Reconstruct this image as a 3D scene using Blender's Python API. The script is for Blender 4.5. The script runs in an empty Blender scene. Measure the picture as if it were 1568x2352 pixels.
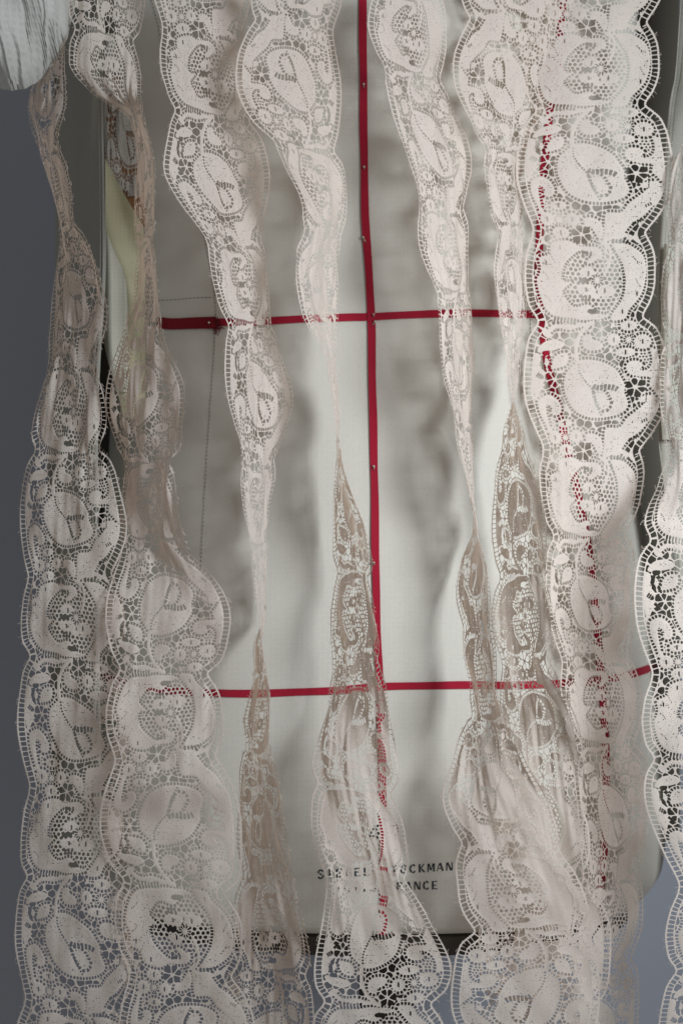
import bpy, bmesh, math, random
import numpy as np
from mathutils import Vector

random.seed(7); rng = np.random.default_rng(7)
scene = bpy.context.scene
COL = scene.collection

# ------------------------------------------------------------------ camera, light, exposure
D = 1.20                       # camera distance to the plane Y = 0 (front of the form)
VIEW_H = 0.63                  # metres seen vertically at Y = 0
PXM = 0.42 / 1568.0            # metres per unit of the layout grid at Y = 0

cam_d = bpy.data.cameras.new('camera'); cam = bpy.data.objects.new('camera', cam_d)
COL.objects.link(cam); scene.camera = cam
cam.location = (0, -D, 0); cam.rotation_euler = (math.radians(90), 0, 0)
cam_d.sensor_fit = 'VERTICAL'; cam_d.sensor_height = 36; cam_d.lens = 36 * D / VIEW_H
cam_d.clip_start = 0.05; cam_d.clip_end = 50
cam_d.dof.use_dof = True; cam_d.dof.focus_distance = D - 0.05; cam_d.dof.aperture_fstop = 7.0

world = bpy.data.worlds.new('World'); scene.world = world; world.use_nodes = True
wb = world.node_tree.nodes['Background']
wb.inputs['Color'].default_value = (1.0, 0.965, 0.93, 1); wb.inputs['Strength'].default_value = 0.215

def area_light(name, loc, target, size, power, color, spread=180):
    l = bpy.data.lights.new(name, 'AREA'); l.shape = 'RECTANGLE'; l.size = size[0]; l.size_y = size[1]
    l.energy = power; l.color = color; l.spread = math.radians(spread)
    o = bpy.data.objects.new(name, l); COL.objects.link(o); o.location = loc
    o.rotation_euler = (Vector(target) - Vector(loc)).to_track_quat('-Z', 'Y').to_euler()
    return o
# the room's window, up and to the right in front of the form
area_light('window_light', (0.60, -0.86, 0.24), (0.14, 0, 0.04), (0.27, 0.33), 2.4, (0.94, 0.98, 1.0), spread=72)

vs = scene.view_settings
vs.view_transform = 'Standard'; vs.look = 'None'; vs.gamma = 1; vs.use_curve_mapping = False
vs.exposure = 0.0
scene.cycles.use_denoising = True
scene.cycles.max_bounces = 8; scene.cycles.diffuse_bounces = 5; scene.cycles.transmission_bounces = 6

# ------------------------------------------------------------------ helpers
def W3(px, py, Y):
    """layout grid (1568 x 2352) point at depth Y -> world"""
    s = PXM * (D + Y) / D
    return Vector(((px - 784) * s, Y, (1176 - py) * s))

def tag(o, label=None, cat=None, group=None, kind=None):
    if label: o['label'] = label
    if cat: o['category'] = cat
    if group: o['group'] = group
    if kind: o['kind'] = kind
    return o

def empty(name, loc=(0, 0, 0)):
    o = bpy.data.objects.new(name, None); COL.objects.link(o); o.location = loc; return o

def mesh_obj(name, verts, faces, mat, parent=None, smooth=True, uvs=None):
    me = bpy.data.meshes.new(name)
    me.from_pydata([tuple(v) for v in verts], [], [tuple(f) for f in faces])
    if uvs is not None:
        uv = me.uv_layers.new(name='UVMap')
        li = np.zeros(len(me.loops), dtype=np.int32); me.loops.foreach_get('vertex_index', li)
        uv.data.foreach_set('uv', np.asarray(uvs, dtype=np.float32)[li].ravel())
    me.update()
    if smooth: me.polygons.foreach_set('use_smooth', [True] * len(me.polygons))
    me.materials.append(mat)
    o = bpy.data.objects.new(name, me); COL.objects.link(o)
    if parent: parent_to(o, parent)
    return o

def parent_to(o, p):
    o.parent = p
    if p.parent is None: o.matrix_parent_inverse = p.matrix_basis.inverted()   # parts of parts already sit in world space

def pchip(xk, yk, x):
    xk = np.asarray(xk, float); yk = np.asarray(yk, float)
    h = np.diff(xk); d = np.diff(yk) / h
    m = np.zeros_like(yk); m[0] = d[0]; m[-1] = d[-1]
    for i in range(1, len(xk) - 1):
        if d[i-1] * d[i] > 0:
            w1 = 2*h[i] + h[i-1]; w2 = h[i] + 2*h[i-1]
            m[i] = (w1 + w2) / (w1/d[i-1] + w2/d[i])
    x = np.clip(x, xk[0], xk[-1]); i = np.clip(np.searchsorted(xk, x) - 1, 0, len(xk) - 2)
    t = (x - xk[i]) / h[i]
    return ((2*t**3 - 3*t**2 + 1)*yk[i] + (t**3 - 2*t**2 + t)*h[i]*m[i] + (-2*t**3 + 3*t**2)*yk[i+1] + (t**3 - t**2)*h[i]*m[i+1])

def catmull(pts, n, closed=False):
    P = np.asarray(pts, float); out = []
    N = len(P); segs = N if closed else N - 1
    for i in range(segs):
        if closed: p0, p1, p2, p3 = P[(i-1) % N], P[i], P[(i+1) % N], P[(i+2) % N]
        else: p0, p1, p2, p3 = P[max(i-1, 0)], P[i], P[i+1], P[min(i+2, N-1)]
        for k in range(n):
            t = k / n
            out.append(0.5*((2*p1) + (-p0+p2)*t + (2*p0-5*p1+4*p2-p3)*t*t + (-p0+3*p1-3*p2+p3)*t**3))
    if not closed: out.append(P[-1])
    return np.array(out)

def tube(path, r, n=6):
    """verts, faces of a tube along a list of Vectors"""
    V = []; F = []
    for i, p in enumerate(path):
        a = path[max(i-1, 0)]; b = path[min(i+1, len(path)-1)]
        t = (Vector(b) - Vector(a)).normalized()
        s = t.cross(Vector((0, 1, 0.01))).normalized(); u = t.cross(s).normalized()
        for k in range(n):
            an = 2*math.pi*k/n
            V.append(Vector(p) + r*(math.cos(an)*s + math.sin(an)*u))
    for i in range(len(path)-1):
        for k in range(n):
            F.append((i*n+k, i*n+(k+1) % n, (i+1)*n+(k+1) % n, (i+1)*n+k))
    F.append(tuple(range(n))[::-1]); F.append(tuple((len(path)-1)*n + k for k in range(n)))
    return V, F

# ------------------------------------------------------------------ materials
def new_mat(name):
    m = bpy.data.materials.new(name); m.use_nodes = True
    nt = m.node_tree; b = nt.nodes['Principled BSDF']
    return m, nt, b

def N(nt, typ, **kw):
    n = nt.nodes.new(typ)
    for k, v in kw.items():
        if hasattr(n, k): setattr(n, k, v)
        else: n.inputs[k].default_value = v
    return n

def ramp_mix(nt, fac, c1, c2):
    m = nt.nodes.new('ShaderNodeMix'); m.data_type = 'RGBA'
    m.inputs['A'].default_value = (*c1, 1); m.inputs['B'].default_value = (*c2, 1)
    nt.links.new(fac, m.inputs['Factor']); return m.outputs['Result']

def cloth_mat(name, c1, c2, weave=1400.0, bump=0.25, noise=6.0, rough=0.85, transl=0.0, sheen=0.0, aniso=1.0, wrinkle=0.0):
    m, nt, b = new_mat(name); L = nt.links
    tc = N(nt, 'ShaderNodeTexCoord')
    n1 = N(nt, 'ShaderNodeTexNoise', Scale=noise, Detail=5.0); L.new(tc.outputs['Object'], n1.inputs['Vector'])
    n2 = N(nt, 'ShaderNodeTexNoise', Scale=noise*200, Detail=3.0); L.new(tc.outputs['Object'], n2.inputs['Vector'])
    ad = N(nt, 'ShaderNodeMath', operation='MULTIPLY_ADD'); L.new(n2.outputs['Fac'], ad.inputs[0]); ad.inputs[1].default_value = 0.45
    mu = N(nt, 'ShaderNodeMath', operation='MULTIPLY'); L.new(n1.outputs['Fac'], mu.inputs[0]); mu.inputs[1].default_value = 0.6
    L.new(mu.outputs[0], ad.inputs[2])
    b.inputs['Roughness'].default_value = rough
    b.inputs['Specular IOR Level'].default_value = 0.2
    b.inputs['Sheen Weight'].default_value = sheen
    # woven relief: two crossed waves
    w1 = N(nt, 'ShaderNodeTexWave', bands_direction='X', Scale=weave/20.0*aniso, Distortion=1.5, Detail=1.0)
    w1.inputs['Detail Scale'].default_value = 2.0
    w2 = N(nt, 'ShaderNodeTexWave', bands_direction='Z', Scale=weave/20.0, Distortion=1.5, Detail=1.0)
    L.new(tc.outputs['Object'], w1.inputs['Vector']); L.new(tc.outputs['Object'], w2.inputs['Vector'])
    mx = N(nt, 'ShaderNodeMath', operation='MAXIMUM'); L.new(w1.outputs['Fac'], mx.inputs[0]); L.new(w2.outputs['Fac'], mx.inputs[1])
    bp = N(nt, 'ShaderNodeBump', Strength=bump, Distance=0.0004); L.new(mx.outputs[0], bp.inputs['Height'])
    wv = N(nt, 'ShaderNodeMath', operation='MULTIPLY_ADD'); L.new(mx.outputs[0], wv.inputs[0]); wv.inputs[1].default_value = 0.4; L.new(ad.outputs[0], wv.inputs[2])
    sb = N(nt, 'ShaderNodeMath', operation='SUBTRACT'); L.new(wv.outputs[0], sb.inputs[0]); sb.inputs[1].default_value = 0.28; sb.use_clamp = True
    L.new(ramp_mix(nt, sb.outputs[0], c1, c2), b.inputs['Base Color'])
    last = bp
    if wrinkle:
        n3 = N(nt, 'ShaderNodeTexNoise', Scale=14.0, Detail=4.0); L.new(tc.outputs['Object'], n3.inputs['Vector'])
        b2 = N(nt, 'ShaderNodeBump', Strength=wrinkle, Distance=0.01); L.new(n3.outputs['Fac'], b2.inputs['Height'])
        L.new(bp.outputs[0], b2.inputs['Normal']); last = b2
    L.new(last.outputs[0], b.inputs['Normal'])
    if transl:
        tr = N(nt, 'ShaderNodeBsdfTranslucent'); tr.inputs['Color'].default_value = (*c2, 1)
        ms = N(nt, 'ShaderNodeMixShader', Fac=transl); out = nt.nodes['Material Output']
        L.new(b.outputs[0], ms.inputs[1]); L.new(tr.outputs[0], ms.inputs[2]); L.new(ms.outputs[0], out.inputs['Surface'])
    return m

M = {}
M['linen'] = cloth_mat('linen', (0.41, 0.402, 0.368), (0.60, 0.594, 0.555), weave=8200, bump=0.5, noise=5)
M['tape'] = cloth_mat('red_tape', (0.20, 0.004, 0.016), (0.33, 0.007, 0.03), weave=9000, bump=0.3, noise=14, sheen=0.15)
M['tape_dark'] = cloth_mat('dark_red_tape', (0.11, 0.002, 0.008), (0.17, 0.004, 0.014), weave=3400, bump=0.3, noise=14, sheen=0.1)
M['vest'] = cloth_mat('grey_cotton', (0.25, 0.25, 0.225), (0.34, 0.34, 0.31), weave=3000, bump=0.25, noise=8, wrinkle=0.15)
M['piping'] = cloth_mat('grey_piping', (0.17, 0.17, 0.155), (0.25, 0.25, 0.23), weave=3000, bump=0.3, noise=20)
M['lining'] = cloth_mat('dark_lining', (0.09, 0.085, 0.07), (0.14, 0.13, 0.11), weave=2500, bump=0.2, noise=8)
M['yellow'] = cloth_mat('pale_yellow_cotton', (0.50, 0.50, 0.34), (0.62, 0.61, 0.45), weave=2500, bump=0.2, noise=8, transl=0.25)
M['white'] = cloth_mat('white_cotton', (0.40, 0.41, 0.36), (0.52, 0.53, 0.47), weave=2500, bump=0.25, noise=8, transl=0.2)
M['gauze'] = cloth_mat('crinkled_gauze', (0.53, 0.55, 0.535), (0.67, 0.69, 0.675), weave=1700, bump=0.5, noise=9, transl=0.25, wrinkle=0.55)
M['rust'] = cloth_mat('rust_cloth', (0.20, 0.10, 0.05), (0.28, 0.15, 0.08), weave=2500, bump=0.2, noise=10)
M['thread'] = cloth_mat('seam_thread', (0.17, 0.165, 0.14), (0.25, 0.24, 0.21), weave=4000, bump=0.2, noise=30)
M['ink'] = cloth_mat('stencil_ink', (0.012, 0.014, 0.022), (0.05, 0.055, 0.065), weave=2600, bump=0.3, noise=60)

def lace_mat(name, c1, c2, transl):
    m, nt, b = new_mat(name); L = nt.links
    uv = N(nt, 'ShaderNodeUVMap', uv_map='UVMap'); tc = N(nt, 'ShaderNodeTexCoord')
    # uv is in units of lace millimetres-ish (0.27 mm): fine horizontal satin floats and vertical ribs
    mp = N(nt, 'ShaderNodeMapping'); mp.inputs['Scale'].default_value = (0.22, 0.42, 1); L.new(uv.outputs[0], mp.inputs['Vector'])
    n1 = N(nt, 'ShaderNodeTexNoise', Scale=1.0, Detail=3.0, Roughness=0.7); L.new(mp.outputs[0], n1.inputs['Vector'])
    n2 = N(nt, 'ShaderNodeTexNoise', Scale=16.0, Detail=3.0); L.new(tc.outputs['Object'], n2.inputs['Vector'])
    ad = N(nt, 'ShaderNodeMath', operation='MULTIPLY_ADD'); L.new(n1.outputs['Fac'], ad.inputs[0]); ad.inputs[1].default_value = 0.9
    mu = N(nt, 'ShaderNodeMath', operation='MULTIPLY'); L.new(n2.outputs['Fac'], mu.inputs[0]); mu.inputs[1].default_value = 0.35
    sb = N(nt, 'ShaderNodeMath', operation='SUBTRACT'); L.new(mu.outputs[0], sb.inputs[0]); sb.inputs[1].default_value = 0.12
    L.new(sb.outputs[0], ad.inputs[2]); ad.use_clamp = True
    col = ramp_mix(nt, ad.outputs[0], c1, c2)
    L.new(col, b.inputs['Base Color']); b.inputs['Roughness'].default_value = 0.9
    b.inputs['Specular IOR Level'].default_value = 0.08; b.inputs['Sheen Weight'].default_value = 0.1
    mp2 = N(nt, 'ShaderNodeMapping'); mp2.inputs['Scale'].default_value = (0.5, 0.22, 1); L.new(uv.outputs[0], mp2.inputs['Vector'])
    n3 = N(nt, 'ShaderNodeTexNoise', Scale=1.0, Detail=3.0, Roughness=0.65); L.new(mp2.outputs[0], n3.inputs['Vector'])
    bp = N(nt, 'ShaderNodeBump', Strength=0.8, Distance=0.0008); L.new(n3.outputs['Fac'], bp.inputs['Height'])
    L.new(bp.outputs[0], b.inputs['Normal'])
    tr = N(nt, 'ShaderNodeBsdfTranslucent'); tr.inputs['Color'].default_value = (c2[0], c2[1]*0.79, c2[2]*0.62, 1)
    ms = N(nt, 'ShaderNodeMixShader', Fac=transl); out = nt.nodes['Material Output']
    L.new(b.outputs[0], ms.inputs[1]); L.new(tr.outputs[0], ms.inputs[2]); L.new(ms.outputs[0], out.inputs['Surface'])
    return m
M['lace'] = lace_mat('blush_lace', (0.57, 0.52, 0.486), (0.87, 0.823, 0.785), 0.32)
M['lace_grey'] = lace_mat('grey_lace', (0.45, 0.45, 0.42), (0.60, 0.60, 0.57), 0.2)

m, nt, b = new_mat('slate_wall'); L = nt.links
tc = N(nt, 'ShaderNodeTexCoord'); n1 = N(nt, 'ShaderNodeTexNoise', Scale=3.0, Detail=6.0); L.new(tc.outputs['Object'], n1.inputs['Vector'])
L.new(ramp_mix(nt, n1.outputs['Fac'], (0.30, 0.33, 0.395), (0.35, 0.38, 0.45)), b.inputs['Base Color']); b.inputs['Roughness'].default_value = 0.8
n2 = N(nt, 'ShaderNodeTexNoise', Scale=180.0, Detail=3.0); L.new(tc.outputs['Object'], n2.inputs['Vector'])
bp = N(nt, 'ShaderNodeBump', Strength=0.15, Distance=0.002); L.new(n2.outputs['Fac'], bp.inputs['Height']); L.new(bp.outputs[0], b.inputs['Normal'])
M['wall'] = m
m, nt, b = new_mat('dark_wood'); L = nt.links
tc = N(nt, 'ShaderNodeTexCoord'); mp = N(nt, 'ShaderNodeMapping'); mp.inputs['Scale'].default_value = (4, 40, 60); L.new(tc.outputs['Object'], mp.inputs['Vector'])
n1 = N(nt, 'ShaderNodeTexNoise', Scale=2.0, Detail=5.0); L.new(mp.outputs[0], n1.inputs['Vector'])
L.new(ramp_mix(nt, n1.outputs['Fac'], (0.010, 0.008, 0.006), (0.035, 0.027, 0.020)), b.inputs['Base Color']); b.inputs['Roughness'].default_value = 0.5
M['wood'] = m
m, nt, b = new_mat('pin_steel'); b.inputs['Metallic'].default_value = 1.0; b.inputs['Roughness'].default_value = 0.28
n1 = N(nt, 'ShaderNodeTexNoise', Scale=300.0); nt.links.new(ramp_mix(nt, n1.outputs['Fac'], (0.42, 0.38, 0.33), (0.6, 0.57, 0.52)), b.inputs['Base Color'])
M['steel'] = m

# ------------------------------------------------------------------ the wall behind
Yw = 0.62
wall = mesh_obj('wall', [(-3, Yw, -2), (3, Yw, -2), (3, Yw, 2), (-3, Yw, 2)], [(0, 1, 2, 3)], M['wall'], smooth=False)
tag(wall, 'plain slate blue grey wall behind the dress form', 'wall', kind='structure')

# ------------------------------------------------------------------ the dress form
KY = [-500, -200, 0, 300, 730, 1000, 1300, 1585, 1900, 2060, 2150]
def f_cx(py): return pchip([-500, 0, 730, 1300, 1600, 2150], [830, 836, 853, 864, 872, 882], py)
def f_a(py): return pchip(KY, [700, 690, 680, 660, 640, 652, 684, 708, 722, 706, 640], py)
def f_yf(py): return pchip(KY, [0.012, 0.002, 0.0, 0.008, 0.018, 0.012, 0.004, 0.0, 0.0, 0.001, 0.004], py)
def f_b(py): return pchip(KY, [0.10, 0.105, 0.105, 0.10, 0.088, 0.098, 0.112, 0.12, 0.12, 0.119, 0.110], py)
NEXP = 2.25
def form_front(X, Z):
    """depth of the torso's front surface at world X, Z"""
    py = 1176 - Z / PXM
    a = f_a(py) * PXM; cx = (f_cx(py) - 784) * PXM
    q = np.clip(np.abs((X - cx) / a), 0, 0.999)
    return f_yf(py) + f_b(py) * (1 - (1 - q**NEXP)**(1/NEXP))
def on_form(px, py, off=0.0):
    Y = 0.03
    for _ in range(8):
        p = W3(px, py, Y); Y = float(form_front(np.array(p.x), np.array(p.z)))
    p = W3(px, py, Y - off); return p

form = empty('dress_form', W3(880, 2150, 0.12))
tag(form, 'linen covered dress form torso on a dark wooden base behind the lace', 'dress form')
NP, NA = 150, 140
V = []; F = []
pys = np.linspace(-420, 2150, NP)
for i, py in enumerate(pys):
    a = float(f_a(py)) * PXM; bb = float(f_b(py)); cx = (float(f_cx(py)) - 784) * PXM; yf = float(f_yf(py))
    rr = 1.0
    if py > 2110: rr = 1 - 0.012 * ((py - 2110) / 40)**2
    for k in range(NA):
        t = 2*math.pi*k/NA; c, s = math.cos(t), math.sin(t)
        x = math.copysign(abs(c)**(2/NEXP), c)*a*rr; y = math.copysign(abs(s)**(2/NEXP), s)*bb*rr
        V.append((cx + x, yf + bb + y, (1176 - py)*PXM))
for i in range(NP-1):
    for k in range(NA):
        F.append((i*NA+k, (i+1)*NA+k, (i+1)*NA+(k+1) % NA, i*NA+(k+1) % NA))
F.append(tuple(range(NA))); F.append(tuple((NP-1)*NA + k for k in range(NA))[::-1])
mesh_obj('torso', V, F, M['linen'], form)
# wooden base board under the torso, then the pole
def elliptic_slab(name, py0, py1, k, mat, parent, cxp=882, n=72, bevel=0.003):
    V = []; F = []
    a = float(f_a(2150))*PXM*k; bb = float(f_b(2150))*k; yc = float(f_yf(2150)) + float(f_b(2150)); cx = (cxp-784)*PXM
    z0, z1 = (1176-py0)*PXM, (1176-py1)*PXM
    prof = [(1-bevel*8, z0), (1, z0-bevel), (1, z1+bevel), (1-bevel*8, z1)]
    for r, z in prof:
        for j in range(n):
            t = 2*math.pi*j/n; V.append((cx + a*r*math.cos(t), yc + bb*r*math.sin(t), z))
    for i in range(3):
        for j in range(n): F.append((i*n+j, (i+1)*n+j, (i+1)*n+(j+1) % n, i*n+(j+1) % n))
    F.append(tuple(range(n))); F.append(tuple(3*n+j for j in range(n))[::-1])
    return mesh_obj(name, V, F, mat, parent, smooth=False)
elliptic_slab('base_board', 2150.8, 2206, 0.965, M['wood'], form)
yc = float(f_yf(2150)) + float(f_b(2150))
V, F = tube([Vector(((898-784)*PXM, yc, (1176-p)*PXM)) for p in (2206.5, 2222, 2224, 2240, 2250, 2700)], 0.019, 24)
for i in range(24*2): V[i] = Vector((V[i].x + (V[i].x-(898-784)*PXM)*0.5, yc + (V[i].y-yc)*1.5, V[i].z))
mesh_obj('pole', V, F, M['wood'], form)

# seams of the linen cover: a sewn ridge with stitches
def seam(path, name='seam', pitch=9):
    P = catmull(path, 24); pts = [on_form(x, y, 0.0001) for x, y in P]
    V, F = tube(pts, 0.00016, 5)
    s = mesh_obj(name, V, F, M['linen'], form)
    V2 = []; F2 = []
    L = np.concatenate([[0], np.cumsum(np.hypot(*np.diff(P, axis=0).T))])
    for d in np.arange(0, L[-1]-pitch, pitch):
        xs = [np.interp(d + f, L, P[:, 0]) for f in (0, pitch*0.55)]; ys = [np.interp(d + f, L, P[:, 1]) for f in (0, pitch*0.55)]
        v, f = tube([on_form(xs[0]+2.2, ys[0], 0.0002), on_form(xs[1]+2.2, ys[1], 0.0002)], 0.00023, 4)
        o = len(V2); V2 += v; F2 += [tuple(o+i for i in q) for q in f]
    st = mesh_obj('stitching', V2, F2, M['thread'], s); st['kind'] = 'stuff'
seam([(342, -20), (392, 190), (440, 400), (478, 600), (492, 690), (490, 800), (476, 1000), (463, 1220), (455, 1400), (450, 1600), (455, 1900), (470, 2140)])
seam([(1345, -20), (1300, 190), (1262, 400), (1230, 600), (1216, 690), (1218, 800), (1236, 1000), (1262, 1220), (1282, 1400), (1292, 1600), (1298, 1900), (1290, 2140)])
seam([(352, 690), (400, 688), (450, 684), (491, 683)])

# ------------------------------------------------------------------ stamped lettering on the linen (stencil strokes)
GL = {  # strokes in a 0..1 box: (width, [points])
 'S': [(.16, [(.82, .80), (.62, .97), (.34, .97), (.18, .80), (.26, .62)]), (.18, [(.36, .56), (.66, .44)]), (.16, [(.76, .38), (.82, .22), (.66, .03), (.36, .03), (.16, .20)])],
 'I': [(.2, [(.5, 0), (.5, 1)]), (.1, [(.3, .97), (.7, .97)]), (.1, [(.3, .03), (.7, .03)])],
 'E': [(.2, [(.22, 0), (.22, 1)]), (.11, [(.38, .95), (.85, .95)]), (.11, [(.38, .5), (.7, .5)]), (.11, [(.38, .05), (.88, .05)])],
 'G': [(.17, [(.8, .84), (.58, .97), (.34, .9), (.2, .66)]), (.17, [(.2, .56), (.2, .36), (.36, .07), (.6, .03), (.8, .12)]), (.15, [(.82, .1), (.82, .42)]), (.1, [(.6, .43), (.9, .43)])],
 'L': [(.2, [(.25, 0), (.25, 1)]), (.12, [(.42, .05), (.88, .05)])],
 'T': [(.2, [(.5, 0), (.5, .86)]), (.12, [(.1, .95), (.42, .95)]), (.12, [(.58, .95), (.9, .95)])],
 'O': [(.18, [(.44, .97), (.24, .84), (.17, .5), (.24, .16), (.44, .03)]), (.18, [(.56, .97), (.76, .84), (.83, .5), (.76, .16), (.56, .03)])],
 'C': [(.17, [(.82, .78), (.68, .94), (.46, .96)]), (.19, [(.36, .92), (.2, .66), (.2, .34), (.36, .08)]), (.15, [(.46, .04), (.68, .06), (.84, .22)])],
 'K': [(.2, [(.2, 0), (.2, 1)]), (.12, [(.38, .5), (.8, 1)]), (.17, [(.44, .42), (.86, 0)])],
 'M': [(.13, [(.1, 0), (.1, 1)]), (.17, [(.22, 1), (.46, .18)]), (.1, [(.54, .2), (.78, 1)]), (.19, [(.9, 0), (.9, 1)])],
 'A': [(.1, [(.08, 0), (.4, .92)]), (.19, [(.52, 1), (.88, 0)]), (.09, [(.3, .33), (.62, .33)])],
 'N': [(.12, [(.14, 0), (.14, 1)]), (.18, [(.26, .98), (.74, .04)]), (.12, [(.87, 0), (.87, 1)])],
 'P': [(.2, [(.22, 0), (.22, 1)]), (.13, [(.38, .95), (.66, .95), (.82, .82), (.82, .64), (.66, .5), (.38, .5)])],
 'R': [(.2, [(.22, 0), (.22, 1)]), (.13, [(.38, .95), (.66, .95), (.8, .82), (.8, .64), (.66, .52), (.38, .52)]), (.16, [(.54, .44), (.86, 0)])],
 'F': [(.2, [(.22, 0), (.22, 1)]), (.11, [(.38, .95), (.88, .95)]), (.11, [(.38, .5), (.72, .5)])],
 '4': [(.16, [(.68, 0), (.68, 1)]), (.1, [(.56, .96), (.1, .32)]), (.11, [(.1, .28), (.54, .28)])],
 '0': [(.17, [(.44, .97), (.24, .84), (.17, .5), (.24, .16), (.44, .03)]), (.17, [(.56, .97), (.76, .84), (.83, .5), (.76, .16), (.56, .03)])],
}
def stamp(text, x0, x1, ybase0, ybase1, h, wfac=0.8):
    V = []; F = []
    n = len(text); pitch = (x1 - x0) / n
    for i, ch in enumerate(text):
        if ch == ' ': continue
        ox = x0 + i*pitch; w = pitch*wfac
        for sw, pts in GL[ch]:
            P = catmull(pts, 5) if len(pts) > 2 else np.array(pts, float)
            base = len(V)
            for j, q in enumerate(P):
                a = P[max(j-1, 0)]; c = P[min(j+1, len(P)-1)]
                d = np.array([(c[0]-a[0])*w, (c[1]-a[1])*h]); d /= np.hypot(*d) + 1e-9
                nrm = np.array([-d[1], d[0]]) * sw * w * 0.66
                for sgn in (1, -1):
                    X = ox + q[0]*w + nrm[0]*sgn + random.uniform(-.25, .25); U = q[1]*h + nrm[1]*sgn + random.uniform(-.25, .25)
                    yb = ybase0 + (ybase1 - ybase0) * (X - x0) / (x1 - x0)
                    V.append(on_form(X, yb - U, 0.00025))
            for j in range(len(P)-1): F.append((base+2*j, base+2*j+1, base+2*j+3, base+2*j+2))
    return mesh_obj('printed_lettering', V, F, M['ink'], form, smooth=False)
stamp('SIEGEL STOCKMAN', 728, 1044, 2018, 1999, 19)
stamp('PARIS FRANCE', 768, 1010, 2050, 2042, 19)
stamp('40', 845, 925, 1930, 1926, 34)

# ------------------------------------------------------------------ red marking tapes
def tape(name, path, width, mat, label, off=0.0007, sub=10, fray=(False, False)):
    P = catmull(path, sub)
    dist = np.concatenate([[0], np.cumsum(np.hypot(*np.diff(P, axis=0).T))])
    ph = random.uniform(0, 6)
    V = []; F = []; n = len(P)
    for i in range(n):
        a = P[max(i-1, 0)]; c = P[min(i+1, n-1)]; d = (c - a) / (np.hypot(*(c-a)) + 1e-9)
        nr = np.array([-d[1], d[0]]); w = width * (1 + 0.04*math.sin(dist[i]/37 + ph)) / 2
        wob = 0.7*math.sin(dist[i]/90 + ph) + 0.4*math.sin(dist[i]/31 + 2*ph)
        lift = off + 0.00025*(1 + math.sin(dist[i]/60 + ph))
        for e, o in ((-1, off*0.2), (-0.985, lift), (0.0, lift), (0.985, lift), (1, off*0.2)):
            q = P[i] + nr*(w*e + wob); V.append(on_form(q[0], q[1], o))
    for i in range(n-1):
        for k in range(4): F.append((i*5+k, (i+1)*5+k, (i+1)*5+k+1, i*5+k+1))
    o = mesh_obj(name, V, F, mat, smooth=False)
    tag(o, label, 'tape', 'red marking tapes pinned to the form')
    for side, end in zip(fray, (0, -1)):
        if side:
            V2 = []; F2 = []
            for k in range(46):
                q = P[end] + np.array([random.uniform(-6, 8), random.uniform(-width*.7, width*.7)])
                an = random.gauss(0 if end else math.pi, 0.9); ln = random.uniform(5, 17)
                p0 = on_form(q[0], q[1], 0.001); p1 = on_form(q[0]+ln*.5*math.cos(an), q[1]+ln*.5*math.sin(an), 0.0022); p2 = on_form(q[0]+ln*math.cos(an+.5), q[1]+ln*math.sin(an+.5), 0.0012)
                v, f = tube([p0, p1, p2], 0.00022, 4); b0 = len(V2); V2 += v; F2 += [tuple(b0+i for i in g) for g in f]
            fr = mesh_obj('frayed_threads', V2, F2, mat, o); fr['kind'] = 'stuff'
    return o
tape('marking_tape', [(831, -60), (833, 60), (835, 200), (836, 385), (839, 520), (848, 640), (853, 733), (855, 850), (857, 1000), (861, 1200), (864, 1340), (866, 1460), (873, 1600), (878, 1800), (882, 1980), (880, 2100), (876, 2147)],
     17.8, M['tape'], 'long upright red tape down the centre front of the form', off=0.0012)
tape('marking_tape', [(478, 741), (560, 740), (640, 735), (720, 731), (800, 728), (853, 728), (930, 724), (1000, 721), (1080, 720), (1160, 720), (1245, 722)],
     17.6, M['tape'], 'red tape across the waist crossing the upright tape')
tape('marking_tape', [(362, 741), (400, 744), (440, 743), (470, 742.5), (494, 742)], 27, M['tape_dark'], 'short darker red tape with frayed end at the waist beside the stitched seam', off=0.0017, fray=(False, True))
tape('marking_tape', [(232, 1548), (262, 1564), (330, 1578), (420, 1588), (520, 1592), (640, 1591), (760, 1587), (860, 1579), (960, 1575), (1080, 1573), (1200, 1573), (1300, 1570), (1390, 1561), (1450, 1549), (1512, 1528)],
     17.6, M['tape'], 'lower red tape running across the hip under the lace')
tape('marking_tape', [(1296, -60), (1286, 80), (1262, 260), (1248, 400), (1238, 560), (1238, 700), (1256, 830), (1280, 930), (1310, 1060), (1340, 1200), (1362, 1350), (1374, 1480), (1384, 1600), (1390, 1750), (1389, 1900), (1380, 2020), (1372, 2090)],
     17.6, M['tape'], 'upright red tape showing through the flat lace on the right')

def pin(px, py, an, ln, label):
    p = on_form(px, py, 0.0028); t = empty('pin', p)
    q = on_form(px + ln*math.sin(an), py + ln*math.cos(an), 0.0016)
    V, F = tube([p + Vector((0, 0.0002, 0)), q], 0.00033, 8)
    mesh_obj('shaft', V, F, M['steel'], t)
    V = []; F = []
    for i, (r, y) in enumerate(((0.0, -.0007), (.0006, -.00055), (.0009, -.0001), (.0007, .0003), (0, .0004))):
        for k in range(10): V.append(p + Vector((r*math.cos(k*.6283), y, r*math.sin(k*.6283))))
    for i in range(4):
        for k in range(10): F.append((i*10+k, i*10+(k+1) % 10, (i+1)*10+(k+1) % 10, (i+1)*10+k))
    mesh_obj('head', V, F, M['steel'], t)
    tag(t, label, 'pin', 'steel pins holding the red tapes')
pin(835, 193, 0.1, 10, 'small steel pin highest on the upright red tape')
pin(836, 383, 0.0, 7, 'second steel pin from the top on the upright red tape')
pin(834, 545, 0.45, 15, 'steel pin slanting on the upright tape above the waist')
pin(858, 722, -0.1, 7, 'steel pin where the waist tape crosses the upright tape')
pin(861, 738, -0.6, 12, 'slanting steel pin just under the waist crossing')
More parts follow.
